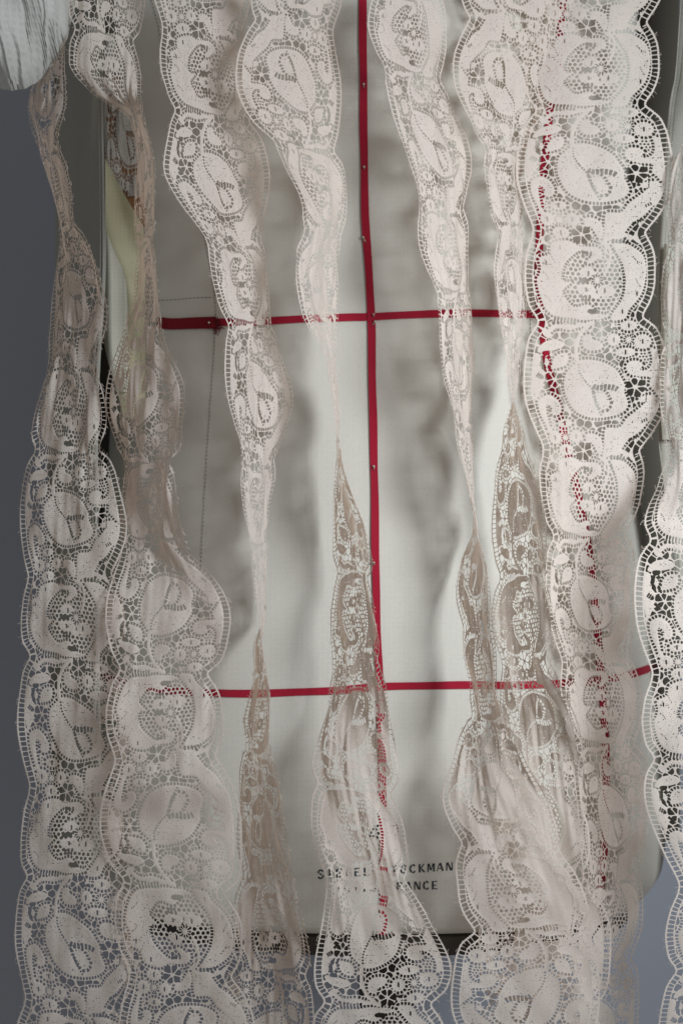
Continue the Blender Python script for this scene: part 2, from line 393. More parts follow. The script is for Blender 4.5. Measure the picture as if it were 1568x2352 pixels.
pin(858, 1071, 0.05, 10, 'steel pin on the upright tape midway between waist and hip')
pin(858, 1292, 0.3, 9, 'steel pin on the upright tape beside the brown twisted lace')
pin(480, 741, 0.2, 5, 'bright pin head at the frayed end of the dark red tape')

# ------------------------------------------------------------------ garment pieces round the form
def sheet(name, rows, mat, parent=None, sub=8, subx=6, fold=None, thick=0.0):
    """rows: list of rows of (px, py, Y); Catmull-Rom surface"""
    R = [catmull(r, subx) for r in rows]; R = np.array(R)           # rows x cols x 3
    G = np.array([catmull(R[:, j], sub) for j in range(R.shape[1])])  # cols x rows x 3
    V = []; F = []; nc, nr = G.shape[:2]
    for j in range(nc):
        for i in range(nr):
            px, py, Y = G[j, i]
            if fold: Y = Y + fold(px, py, j/(nc-1), i/(nr-1))
            V.append(W3(px, py, Y))
    for j in range(nc-1):
        for i in range(nr-1): F.append((j*nr+i, j*nr+i+1, (j+1)*nr+i+1, (j+1)*nr+i))
    return mesh_obj(name, V, F, mat, parent)

vest = empty('waistcoat', W3(784, 2000, 0.12))
tag(vest, 'sleeveless grey cotton garment hanging open at both sides of the form', 'waistcoat')
def vfold(px, py, u, v): return 0.004*math.sin(px/17 + py/300) + 0.002*math.sin(px/7.3 + py/130)
lw = [(-150, 238), (230, 240), (450, 243), (640, 243), (830, 231), (1000, 226), (1300, 228), (1700, 232), (2010, 236)]
sheet('front_panel', [[(e-116, y, .12), (e-90, y, .118), (e-62, y, .092), (e-40, y, .050), (e-18, y, .033), (e, y, .030)] for y, e in lw], M['vest'], vest, fold=vfold)
V, F = tube([W3(x, y, .028) for x, y in catmull([(e-6, y) for y, e in lw], 12)], 0.0009, 8); mesh_obj('piping', V, F, M['piping'], vest)
V, F = tube([W3(x, y, .0285) for x, y in catmull([(e-13, y) for y, e in lw], 12)], 0.00035, 6); mesh_obj('stitch_line', V, F, M['thread'], vest)
rw = [(-150, 1574), (0, 1562), (165, 1550), (265, 1534), (570, 1512), (780, 1508), (990, 1510), (1140, 1526), (1400, 1556), (1700, 1580), (2010, 1600)]
sheet('front_panel', [[(e, y, .042), (e+22, y, .045), (e+48, y, .062), (e+80, y, .10), (e+150, y, .13)] for y, e in rw], M['vest'], vest, fold=vfold)
V, F = tube([W3(x, y, .0405) for x, y in catmull([(e+5, y) for y, e in rw], 12)], 0.0009, 8); mesh_obj('piping', V, F, M['piping'], vest)
V, F = tube([W3(x, y, .0405) for x, y in catmull([(e+13, y) for y, e in rw], 12)], 0.00035, 6); mesh_obj('stitch_line', V, F, M['thread'], vest)
# dark inside of the back
sheet('back_panel', [[(165, y, .20), (300, y, .255), (800, y, .27), (1300, y, .255), (1560, y, .235)] for y in (-200, 400, 1000, 1500, 1930)], M['lining'], vest)

yel = sheet('cotton_facing', [[(228, 340, .040), (252, 382, .041), (282, 440, .041), (330, 520, .043)],
                        [(228, 470, .039), (256, 500, .038), (290, 540, .042), (332, 580, .043)],
                        [(234, 640, .040), (264, 640, .042), (298, 650, .038), (334, 650, .043)],
                        [(250, 800, .040), (276, 800, .040), (304, 800, .042), (334, 800, .044)],
                        [(284, 960, .040), (300, 960, .040), (316, 960, .042), (334, 960, .044)]], M['yellow'], fold=lambda px, py, u, v: 0.0018*math.sin((px - py*0.35)/13))
tag(yel, 'pale yellow cotton cloth folded behind the left waistcoat edge', 'cloth')
wh = sheet('cotton_facing', [[(230, 500, .036), (244, 530, .034), (262, 575, .036)],
                        [(230, 640, .036), (256, 640, .032), (290, 650, .036)],
                        [(240, 790, .036), (262, 790, .032), (294, 790, .036)],
                        [(270, 900, .036), (280, 900, .034), (296, 900, .036)]], M['white'], fold=lambda px, py, u, v: 0.0012*math.sin(px/6))
tag(wh, 'greenish white cotton strip beside the grey piped edge on the left', 'cloth')
rust = sheet('brown_cloth', [[(228, 120, .046), (280, 120, .046), (336, 120, .046)], [(228, 260, .046), (280, 260, .046), (336, 260, .046)], [(228, 520, .046), (285, 520, .046), (336, 520, .046)]], M['rust'])
tag(rust, 'rust brown cloth glimpsed behind the lace at upper left', 'cloth')
wstrip = sheet('cotton_facing', [[(1524, 560, .03), (1536, 560, .028), (1560, 560, .04)], [(1516, 760, .03), (1531, 760, .026), (1560, 760, .04)], [(1514, 900, .03), (1532, 900, .028), (1560, 900, .04)], [(1520, 1010, .03), (1532, 1010, .03), (1560, 1010, .04)]], M['white'])
tag(wstrip, 'narrow white cotton strip beside the piped edge on the right', 'cloth')

# gauze sleeve, gathered and puffed at the upper left
NU, NV = 300, 120
V = []; F = []
hem = catmull([(-140, 150), (-70, 190), (-10, 203), (40, 207), (84, 190), (118, 156), (144, 112), (162, 62), (174, 0), (180, -80)], 20)
for i in range(NU):
    t = i/(NU-1); hx, hy = hem[int(t*(len(hem)-1))]
    # gathered top line, well above the frame
    tx, ty = -230 + 400*t, -330 - 40*math.sin(math.pi*t)
    for j in range(NV):
        s = j/(NV-1)
        px = hx + (tx-hx)*s + 26*math.sin(math.pi*s)*(0.4 - t); py = hy + (ty-hy)*s
        puff = math.sin(math.pi*min(1, s*1.25 + 0.02))**0.55 * (0.30 + 0.7*math.sin(math.pi*min(.97, 0.12 + t*0.86)))
        Y = -0.012 - 0.075*puff
        k = t*60 + 3.4*math.sin(s*4.6 + t*4) + 1.1*math.sin(s*10 - t*7) + 0.35*math.sin(s*31 + t*17)
        amp = 0.0007*(1 - 0.35*s) * (0.5 + 0.3*math.sin(t*19 + s*9) + 0.2*math.sin(t*41 - s*17))
        Y += amp*(math.sin(k*1.9) + 0.6*math.sin(k*3.1 + s*11)) + 0.005*math.sin(t*15 + s*4.0)
        V.append(W3(px + 1.5*math.sin(k), py + 1.2*math.sin(k*1.3), Y))
for i in range(NU-1):
    for j in range(NV-1): F.append((i*NV+j, i*NV+j+1, (i+1)*NV+j+1, (i+1)*NV+j))
gz = mesh_obj('gauze_sleeve', V, F, M['gauze'])
tag(gz, 'puffed white crinkled gauze sleeve at the upper left corner', 'sleeve')

# ------------------------------------------------------------------ LACE: one repeat of the pattern as a field, then real cut-out meshes
PER = 532.0; NR = 270; HS = PER/NR                     # one repeat: length, rows, cell size
UW = 178.0; NC = int(round(2*UW/HS)); UG = -UW + HS*np.arange(NC+1); VG = HS*np.arange(NR)
UU, VV = np.meshgrid(UG, VG)                            # rows x cols
SC1, O1 = 3.92, (1255-1457, 750-596); SC3, O3 = 4.126, (1265-1457, 560-596)
def c1(p): p = np.asarray(p, float); return np.stack([p[:, 0]/SC1 + O1[0], p[:, 1]/SC1 + O1[1]], 1)
def c3(p): p = np.asarray(p, float); return np.stack([p[:, 0]/SC3 + O3[0], p[:, 1]/SC3 + O3[1]], 1)

def line_field(P, closed, u, v):
    """distance, arc length at nearest point, inside flag"""
    Q = np.vstack([P, P[:1]]) if closed else P
    best = np.full(u.shape, 1e9); arc = np.zeros(u.shape); ins = np.zeros(u.shape, bool); acc = 0.0
    for (x0, y0), (x1, y1) in zip(Q[:-1], Q[1:]):
        dx, dy = x1-x0, y1-y0; l2 = dx*dx + dy*dy + 1e-12; l = math.sqrt(l2)
        t = np.clip(((u-x0)*dx + (v-y0)*dy)/l2, 0, 1)
        d = np.hypot(u-x0-t*dx, v-y0-t*dy); m = d < best
        best = np.where(m, d, best); arc = np.where(m, acc + t*l, arc); acc += l
        if closed and abs(dy) > 1e-9:
            ins ^= ((y0 > v) != (y1 > v)) & (u < x0 + (v-y0)*dx/dy)
    return best, arc, ins, acc

def window(P, mar):
    """row / column windows (with wrap in v) that hold shape P"""
    out = []
    for sh in (-PER, 0, PER):
        v0, v1 = P[:, 1].min()+sh-mar, P[:, 1].max()+sh+mar
        if v1 < 0 or v0 > PER: continue
        r0, r1 = max(0, int(v0/HS)), min(NR, int(v1/HS)+2)
        k0, k1 = max(0, int((P[:, 0].min()-mar+UW)/HS)), min(NC+1, int((P[:, 0].max()+mar+UW)/HS)+2)
        if r1 > r0 and k1 > k0: out.append((slice(r0, r1), slice(k0, k1), sh))
    return out

# --- nets: Voronoi threads
def net(sites, half, rmax=99.0):
    S = np.vstack([sites + (0, k*PER) for k in (-1, 0, 1)])
    F = np.full(UU.shape, -5.0)
    for r in range(NR):
        near = S[np.abs(S[:, 1]-VG[r]) < 45]
        d2 = (UG[:, None]-near[None, :, 0])**2 + (VG[r]-near[None, :, 1])**2
        o = np.argpartition(d2, 2, axis=1)[:, :3]; dd = np.take_along_axis(d2, o, 1); k = np.argsort(dd, 1); o = np.take_along_axis(o, k, 1); dd = np.take_along_axis(dd, k, 1)
        def bis(j):
            sep = np.hypot(*(near[o[:, j]]-near[o[:, 0]]).T); return (dd[:, j]-dd[:, 0])/(2*sep)
        e = np.minimum(bis(1), bis(2)); node = np.maximum(bis(1), bis(2))
        F[r] = np.maximum(half - e, np.sqrt(dd[:, 0]) - rmax)
    return F
def hexsites(sp, jit):
    rows = int(round(PER/(sp*0.866)/2)*2); out = []
    for j in range(rows):
        for i in range(int(2*UW/sp)+3):
            out.append((-UW - sp + (i + 0.5*(j % 2))*sp, (j+0.5)*PER/rows))
    out = np.array(out); return out + rng.uniform(-jit, jit, out.shape)
NET = net(hexsites(23.0, 4.5), 1.15, 11.2)
NETM = net(hexsites(12.5, 1.8), 1.7, 5.0)
NETF = net(hexsites(8.2, 0.3), 1.5, 3.4)
FLD = NET.copy()
LAB = np.zeros(UU.shape, np.int16)                      # which piece a grid point belongs to
SOL = np.full(UU.shape, -9.0)                           # signed solid field

def poly_net(P, F2):
    P = catmull(P, 5, True)
    for rs, ks, sh in window(P, 2):
        d, a, ins, _ = line_field(P + (0, sh), True, UU[rs, ks], VV[rs, ks])
        FLD[rs, ks] = np.where(ins, F2[rs, ks], FLD[rs, ks])

MOT = []                                                # (closed, points, half width, ring, label)
def solid(P, ring=True, lab=0, sm=5): MOT.append((True, catmull(P, sm, True), 0.0, ring, lab))
def stroke(P, hw, ring=False, lab=0): MOT.append((False, catmull(P, 6), hw, ring, lab))
def ell(cx, cy, rx, ry, n=14): return np.array([(cx + rx*math.cos(2*math.pi*k/n), cy + ry*math.sin(2*math.pi*k/n)) for k in range(n)])
LEAF, ROSE, FLO1, FLO2, SCR1, SCR2, SPR1, SPR2, FLO3, EDL, EDR = 1, 2, 3, 4, 5, 6, 7, 8, 9, 10, 11

# region of the medium net: inside of the rose
poly_net(c3([(600, 270), (760, 250), (900, 330), (1020, 320), (1110, 480), (1110, 660), (1020, 840), (880, 930), (700, 930), (560, 850), (470, 700), (470, 500), (520, 380)]), NETM)
poly_net(c1([(1160, 490), (1315, 485), (1325, 600), (1270, 680), (1210, 660), (1150, 575)]), NETF)
poly_net(c1([(320, 1000), (370, 1060), (430, 1090), (430, 1230), (340, 1240), (310, 1110)]), NETF)
# leaf medallion
solid(c1([(612, 585), (552, 638), (502, 690), (482, 760), (480, 830), (495, 900), (530, 985), (575, 1055), (640, 1108), (720, 1140), (800, 1150), (900, 1142), (1000, 1118), (1072, 1080), (1102, 1020), (1085, 955), (1062, 900), (1062, 830), (1020, 760), (980, 700), (915, 648), (840, 610), (740, 580), (660, 570)]), lab=LEAF)
stroke(c1([(606, 610), (596, 540), (592, 470), (608, 390), (650, 310), (712, 246), (760, 215)]), 6.0, lab=LEAF)
solid(c1([(665, 340), (735, 330), (748, 380), (800, 400), (842, 450), (800, 488), (710, 488), (655, 440), (652, 385)]), lab=SPR1)
solid(c1([(232, 480), (262, 428), (310, 390), (390, 368), (470, 382), (488, 422), (450, 460), (380, 482), (310, 486), (262, 505)]), ring=False, lab=SPR1)
solid(c1([(385, 560), (430, 512), (508, 500), (525, 560), (500, 618), (440, 642), (385, 652), (352, 648), (372, 600)]), lab=SPR1)
solid(c1([(215, 500), (262, 505), (280, 560), (268, 622), (312, 672), (322, 705), (285, 745), (300, 790), (332, 805), (290, 832), (252, 905), (218, 925), (195, 830), (188, 700), (198, 580)]), ring=False, lab=SPR1)
solid(ell(325/SC1+O1[0], 590/SC1+O1[1], 6, 12), ring=False, lab=SPR1)
stroke(c1([(345, 300), (400, 252), (470, 245), (550, 258), (620, 240), (680, 232)]), 5.5, ring=True, lab=SPR1)
solid(c1([(248, 950), (290, 918), (345, 900), (402, 930), (442, 980), (462, 1040), (450, 1092), (402, 1112), (360, 1085), (372, 1040), (340, 1000), (315, 1010), (318, 1090), (332, 1180), (345, 1250), (405, 1262), (330, 1290), (290, 1180), (258, 1100), (240, 1020)]), lab=SCR1)
for c, L_, k in (((490, 1335), FLO1, 1.0),):
    for (dx, dy, rx, ry) in ((0, -143, 76, 44), (113, -12, 62, 62), (-112, -8, 66, 66), (0, 118, 78, 56)):
        solid(c1(ell(c[0]+dx, c[1]+dy, rx, ry)), lab=L_)
for (dx, dy, rx, ry) in ((10, -137, 88, 50), (-145, -5, 66, 62), (143, 22, 88, 70), (-32, 122, 104, 46)):
    solid(c1(ell(1090+dx, 400+dy, rx, ry)), lab=FLO2)
solid(c1([(700, 1312), (780, 1298), (850, 1330), (882, 1400), (872, 1480), (832, 1490), (800, 1438), (760, 1390), (708, 1372)]), lab=SPR2)
solid(c1([(912, 1242), (1040, 1228), (1100, 1142), (1190, 1062), (1245, 1000), (1190, 985), (1205, 945), (1262, 925), (1330, 920), (1392, 960), (1405, 1030), (1370, 1110), (1300, 1182), (1240, 1262), (1150, 1330), (1085, 1420), (1072, 1482), (960, 1500), (882, 1520), (885, 1420), (892, 1310)]), lab=SPR2)
solid(c1([(1300, 480), (1370, 508), (1420, 600), (1442, 700), (1452, 830), (1425, 920), (1380, 930), (1332, 872), (1290, 832), (1302, 765), (1270, 752), (1180, 752), (1102, 732), (1070, 690), (1072, 640), (1112, 606), (1182, 604), (1232, 640), (1205, 688), (1262, 690), (1312, 640), (1318, 560)]), lab=SCR2)
# rose medallion
solid(c3([(240, 380), (340, 338), (366, 245), (430, 210), (540, 195), (650, 240), (800, 240), (872, 292), (868, 372), (832, 366), (780, 405), (722, 412), (722, 380), (765, 340), (700, 292), (640, 292), (560, 350), (490, 430), (460, 540), (482, 602), (560, 600), (520, 640), (470, 690), (500, 762), (590, 850), (720, 822), (782, 870), (800, 910), (900, 930), (985, 890), (920, 950), (830, 982), (720, 984), (640, 980), (560, 962), (450, 950), (360, 930), (290, 870), (250, 790), (220, 690), (205, 600), (230, 550), (250, 470)]), lab=ROSE)
solid(c3([(972, 212), (1100, 202), (1200, 250), (1290, 330), (1322, 420), (1332, 520), (1312, 640), (1272, 740), (1200, 830), (1130, 900), (1085, 985), (962, 1002), (940, 960), (1000, 880), (1085, 760), (1112, 640), (1112, 520), (1082, 400), (1030, 310)]), lab=ROSE)
stroke(c3([(860, 190), (940, 240), (962, 340), (940, 430), (905, 520)]), 5.0, lab=ROSE)
for (dx, dy, rx, ry) in ((-108, -82, 92, 44), (-115, 95, 104, 60), (85, 112, 92, 68), (-20, 160, 60, 30)):
    solid(c3(ell(830+dx, 580+dy, rx, ry)), ring=False, lab=FLO3)
stroke(c3([(380, 985), (470, 1000), (560, 1040), (660, 1035), (720, 1010)]), 4.0, lab=SPR1)
stroke(c3([(960, 120), (1060, 110), (1150, 125), (1230, 190)]), 4.5, lab=ROSE)

for ci, (closed, P, hw, ring, lab) in enumerate(MOT):
    for rs, ks, sh in window(P, 18 + hw):
        d, a, ins, tot = line_field(P + (0, sh), closed, UU[rs, ks], VV[rs, ks])
        sd = np.where(ins, -d, d) - hw + 1.7
        if ring:
            w = 7.4; n = max(4, round(tot/8.0)); p = tot/n
            hole = np.minimum(w/2 - np.abs(sd - (1.2 + w/2)), 2.75 - np.abs((a % p) - p/2))
            F = FLD[rs, ks]
            F = np.where((sd > 0) & (sd < 1.2 + w), np.maximum(-hole, -2.0), F)
            FLD[rs, ks] = np.maximum(F, 0.95 - np.abs(sd - (1.2 + w + 0.8)))
for ci, (closed, P, hw, ring, lab) in enumerate(MOT):
    for rs, ks, sh in window(P, 18 + hw):
        d, a, ins, tot = line_field(P + (0, sh), closed, UU[rs, ks], VV[rs, ks])
        sd = np.where(ins, -d, d) - hw + 1.7
        FLD[rs, ks] = np.maximum(FLD[rs, ks], -sd)
        LAB[rs, ks] = np.where((-sd > SOL[rs, ks]) & (sd < (4.0 if ring else 1.5)), lab, LAB[rs, ks])
        SOL[rs, ks] = np.maximum(SOL[rs, ks], -sd)

def ladder_cut(P, hw, pitch, slit, closed=False, inner=0.0):
    P = catmull(P, 6, closed)
    for rs, ks, sh in window(P, hw+4):
        d, a, ins, tot = line_field(P + (0, sh), closed, UU[rs, ks], VV[rs, ks])
        n = max(3, round(tot/pitch)); p = tot/n
        sd = np.where(ins, -d, d) if closed else d
        hole = np.minimum(hw/2 - np.abs(sd - inner - hw/2) if closed else hw - d, slit/2 - np.abs((a % p) - p/2))
        FLD[rs, ks] = np.minimum(FLD[rs, ks], -hole)
def wheel(cx, cy, r, spokes=11, hub=0.28, lab=0):
    P = np.array([(cx, cy)])
    for rs, ks, sh in window(P, r+4):
        u, v = UU[rs, ks]-cx, VV[rs, ks]-cy-sh; rr = np.hypot(u, v); an = np.arctan2(v, u)
        thread = np.maximum(1.15 - np.abs(((an*spokes/(2*math.pi)) % 1.0) - .5)*2*math.pi/spokes*rr, hub*r - rr)
        F = np.maximum(thread, rr - r)
        FLD[rs, ks] = np.where(rr < r+1.0, np.minimum(np.maximum(F, -3), FLD[rs, ks]*0 + 3), FLD[rs, ks])
        LAB[rs, ks] = np.where(rr < r+2, lab, LAB[rs, ks])
def star(cx, cy, r, n=6):
    an0 = rng.uniform(0, 6.28); S = np.array([(cx + 0.60*r*(1+rng.uniform(-.12, .12))*math.cos(an0 + 2*math.pi*(k+rng.uniform(-.16, .16))/n), cy + 0.60*r*(1+rng.uniform(-.12, .12))*math.sin(an0 + 2*math.pi*(k+rng.uniform(-.16, .16))/n)) for k in range(n)])
    rad = 0.40*r*rng.uniform(.85, 1.15, n)
    for rs, ks, sh in window(np.array([(cx, cy)]), r+4):
        u, v = UU[rs, ks], VV[rs, ks]-sh; rr = np.hypot(u-cx, v-cy)
        d = np.stack([np.hypot(u-x, v-y) for x, y in S]); o = np.argsort(d, 0); d0 = np.take_along_axis(d, o[:1], 0)[0]; d1 = np.take_along_axis(d, o[1:2], 0)[0]
        F = np.maximum(1.3 - (d1-d0)/2*1.15, d0 - rad[o[0]])
        FLD[rs, ks] = np.where(rr < r, np.clip(F, -3, 3), FLD[rs, ks]); LAB[rs, ks] = np.where(rr < r, 0, LAB[rs, ks])
# vein, eyelet drop and slits of the leaf
ladder_cut(c1([(612, 610), (622, 700), (676, 788), (742, 860), (772, 930), (800, 1020), (842, 1100), (862, 1130)]), 2.6, 7.0, 4.4)
ladder_cut(c1([(790, 892), (855, 898), (900, 950), (928, 1010), (902, 1058), (862, 1060), (832, 1020), (805, 955)]), 8.0, 7.6, 5.0, closed=True, inner=1.0)
ladder_cut(c1([(752, 838), (800, 858), (880, 852), (960, 862), (1000, 882)]), 7.0, 10.0, 6.6)
ladder_cut(c1(ell(325, 590, 22, 46)), 7.0, 7.0, 4.4, closed=True, inner=1.0)
ladder_cut(c1([(235, 700), (285, 735)]), 6.5, 7.0, 3.8)
ladder_cut(c1([(1240, 1170), (1300, 1140)]), 4.2, 7.0, 3.4)
ladder_cut(c1([(1140, 1340), (1240, 1300), (1300, 1230)]), 3.6, 6.0, 3.6)
ladder_cut(c1([(1265, 930), (1262, 985), (1225, 1010)]), 2.0, 5.0, 3.4)
# slits between the rose petals
for s_ in ([(262, 520), (300, 540), (330, 595)], [(275, 735), (320, 770), (352, 815)], [(348, 330), (380, 402)], [(1185, 340), (1225, 385), (1290, 425)], [(1222, 570), (1240, 620), (1275, 670)], [(455, 470), (452, 590)], [(470, 690), (466, 760)], [(985, 240), (1010, 300), (1040, 340)]):
    ladder_cut(c3(s_), 1.6, 5.6, 3.2)
for s_ in ([(660, 310), (780, 315)], [(740, 895), (800, 900)], [(660, 585), (720, 585)], [(655, 760), (760, 775)]):
    ladder_cut(c3(s_), 6.0, 9.0, 5.4)
ladder_cut(c3([(965, 178), (1150, 182)]), 5.0, 8.5, 4.6)
ladder_cut(c3([(370, 975), (480, 990), (600, 1010)]), 5.0, 8.0, 4.2)
# eyes of the small petals
for (x, y) in ((490, 1192), (603, 1323), (378, 1327), (490, 1453), (1100, 263), (945, 395), (1233, 422), (1058, 522)):
    ladder_cut(c1([(x, y-16), (x, y+16)]), 2.2, 40, 40)
for (x, y) in ((738, 508), (715, 676), (905, 690), (452, 268), (1062, 912), (305, 428), (1226, 735)):
    ladder_cut(c3([(x, y-16), (x, y+16)]), 2.2, 40, 40)
wheel(490/SC1+O1[0], 1333/SC1+O1[1], 12.5, 11, lab=FLO1)
wheel(1092/SC1+O1[0], 402/SC1+O1[1], 14.0, 11, lab=FLO2)
wheel(830/SC3+O3[0], 578/SC3+O3[1], 15.0, 11, lab=FLO3)
star(1165/SC1+O1[0], 855/SC1+O1[1], 24.0)
star(835/SC1+O1[0], 285/SC1+O1[1], 22.0)
star(680/SC1+O1[0], 1465/SC1+O1[1], 25.0)
star(395/SC1+O1[0], 755/SC1+O1[1], 19.0)

# --- scalloped edges
EL = [(0, 1311), (14, 1306), (30, 1299), (54, 1291), (104, 1285), (144, 1289), (174, 1297), (198, 1313), (212, 1316), (228, 1306), (252, 1294), (304, 1286), (354, 1284), (404, 1287), (454, 1297), (494, 1309), (516, 1314)]
ER = [(0, 1586), (24, 1599), (54, 1608), (104, 1611), (134, 1607), (164, 1595), (189, 1579), (202, 1575), (214, 1590), (230, 1608), (254, 1618), (274, 1623), (334, 1630), (384, 1632), (424, 1627), (454, 1616), (484, 1601), (509, 1585), (520, 1580)]
def edge_curve(E):
    P = np.array([(x-1457, v) for v, x in E], float)
    C = catmull(P + 0, 4, True) if False else None
    ext = np.vstack([P - (0, PER), P, P + (0, PER)])
    return catmull(ext, 4)
EDGE = {}
for nm, E, sgn, lab in (('L', EL, 1, EDL), ('R', ER, -1, EDR)):
    C = edge_curve(E); EDGE[nm] = C
    xs = np.interp(VV, C[:, 1], C[:, 0])
    ks = np.abs(UU - xs) < 62
    u = UU[ks]; v = VV[ks]
    d, a, _, tot = line_field(C, False, u, v)
    sidein = (u - xs[ks])*sgn > 0
    per_len = tot/3.0; n = round(per_len/11.6); p = per_len/n
    dd = np.where(sidein, d, -d)
    fuzz = 0.8*np.sin(a*2*math.pi/(per_len/round(per_len/6.3))) + 0.5*np.sin(a*2*math.pi/(per_len/round(per_len/2.9*0.7)))
    hole = np.minimum(7.4 - np.abs(dd - 11.6), 4.65 - np.abs((a % p) - p/2))
    hole2 = np.minimum(1.6 - np.abs(dd - 23.0), 1.9 - np.abs((a % (p/2)) - p/4))
    F = np.maximum(-hole, -3.0); pass
    old = FLD[ks]
    F = np.where(dd < 20.6, np.minimum(F, 3.0), np.maximum(old, 1.0 - np.abs(dd-20.8)))
    F = np.minimum(F, dd + 0.3 + fuzz)
    FLD[ks] = F
    lb = LAB[ks]; lb[dd < 21.2] = lab; LAB[ks] = lb
    far = (UU - xs)*sgn < -60; FLD[far] = -9; FLD[((UU - xs)*sgn < 0) & ~ks] = -9
    SOL[ks] = np.where(dd < 20.6, np.where(dd < 6, 2.0, -1.0), SOL[ks])
# pinholes of the dense weave
lowf = np.sin(UU/17 + 1.3*np.sin(VV*2*math.pi*9/PER)) + np.sin(VV*2*math.pi*14/PER + UU/29)
stk = (SOL > 5.0) & ((np.arange(NR)[:, None] % 3) == 0) & (rng.random(UU.shape) < 0.16)
dens = stk | (SOL > 2.2) & (rng.random(UU.shape) < np.clip(0.045 + 0.035*lowf, 0.012, 0.12))
FLD = np.where((SOL > 1.0) & (FLD > 0), np.minimum(FLD, 1.0), FLD)
FLD[dens & (FLD > 0.9)] = -0.8
REL = 1.0/(1.0 + np.exp(-(SOL-0.5)*1.5))                # raised motifs

# marching squares table: corners 0..3 = (r,c),(r,c+1),(r+1,c+1),(r+1,c); edge points 4..7 = 01,12,23,30
POLY = {1: [[0, 4, 7]], 2: [[1, 5, 4]], 3: [[0, 1, 5, 7]], 4: [[2, 6, 5]], 5: [[0, 4, 5, 2, 6, 7]], 6: [[1, 2, 6, 4]], 7: [[0, 1, 2, 6, 7]],
        8: [[3, 7, 6]], 9: [[0, 4, 6, 3]], 10: [[1, 5, 6, 3, 7, 4]], 11: [[0, 1, 5, 6, 3]], 12: [[3, 7, 5, 2]], 13: [[0, 4, 5, 2, 3]], 14: [[1, 2, 3, 7, 4]], 15: [[0, 1, 2, 3]]}

PERPX = 490.0; VSC = PER/PERPX                          # source units per layout unit along the ribbon
PART = {0: 'net_ground', LEAF: 'leaf_motif', ROSE: 'rose_motif', FLO1: 'flower_motif', FLO2: 'flower_motif', FLO3: 'flower_centre', SCR1: 'scroll_motif', SCR2: 'scroll_motif',
        SPR1: 'spray_motif', SPR2: 'spray_motif', EDL: 'scalloped_edge', EDR: 'scalloped_edge'}

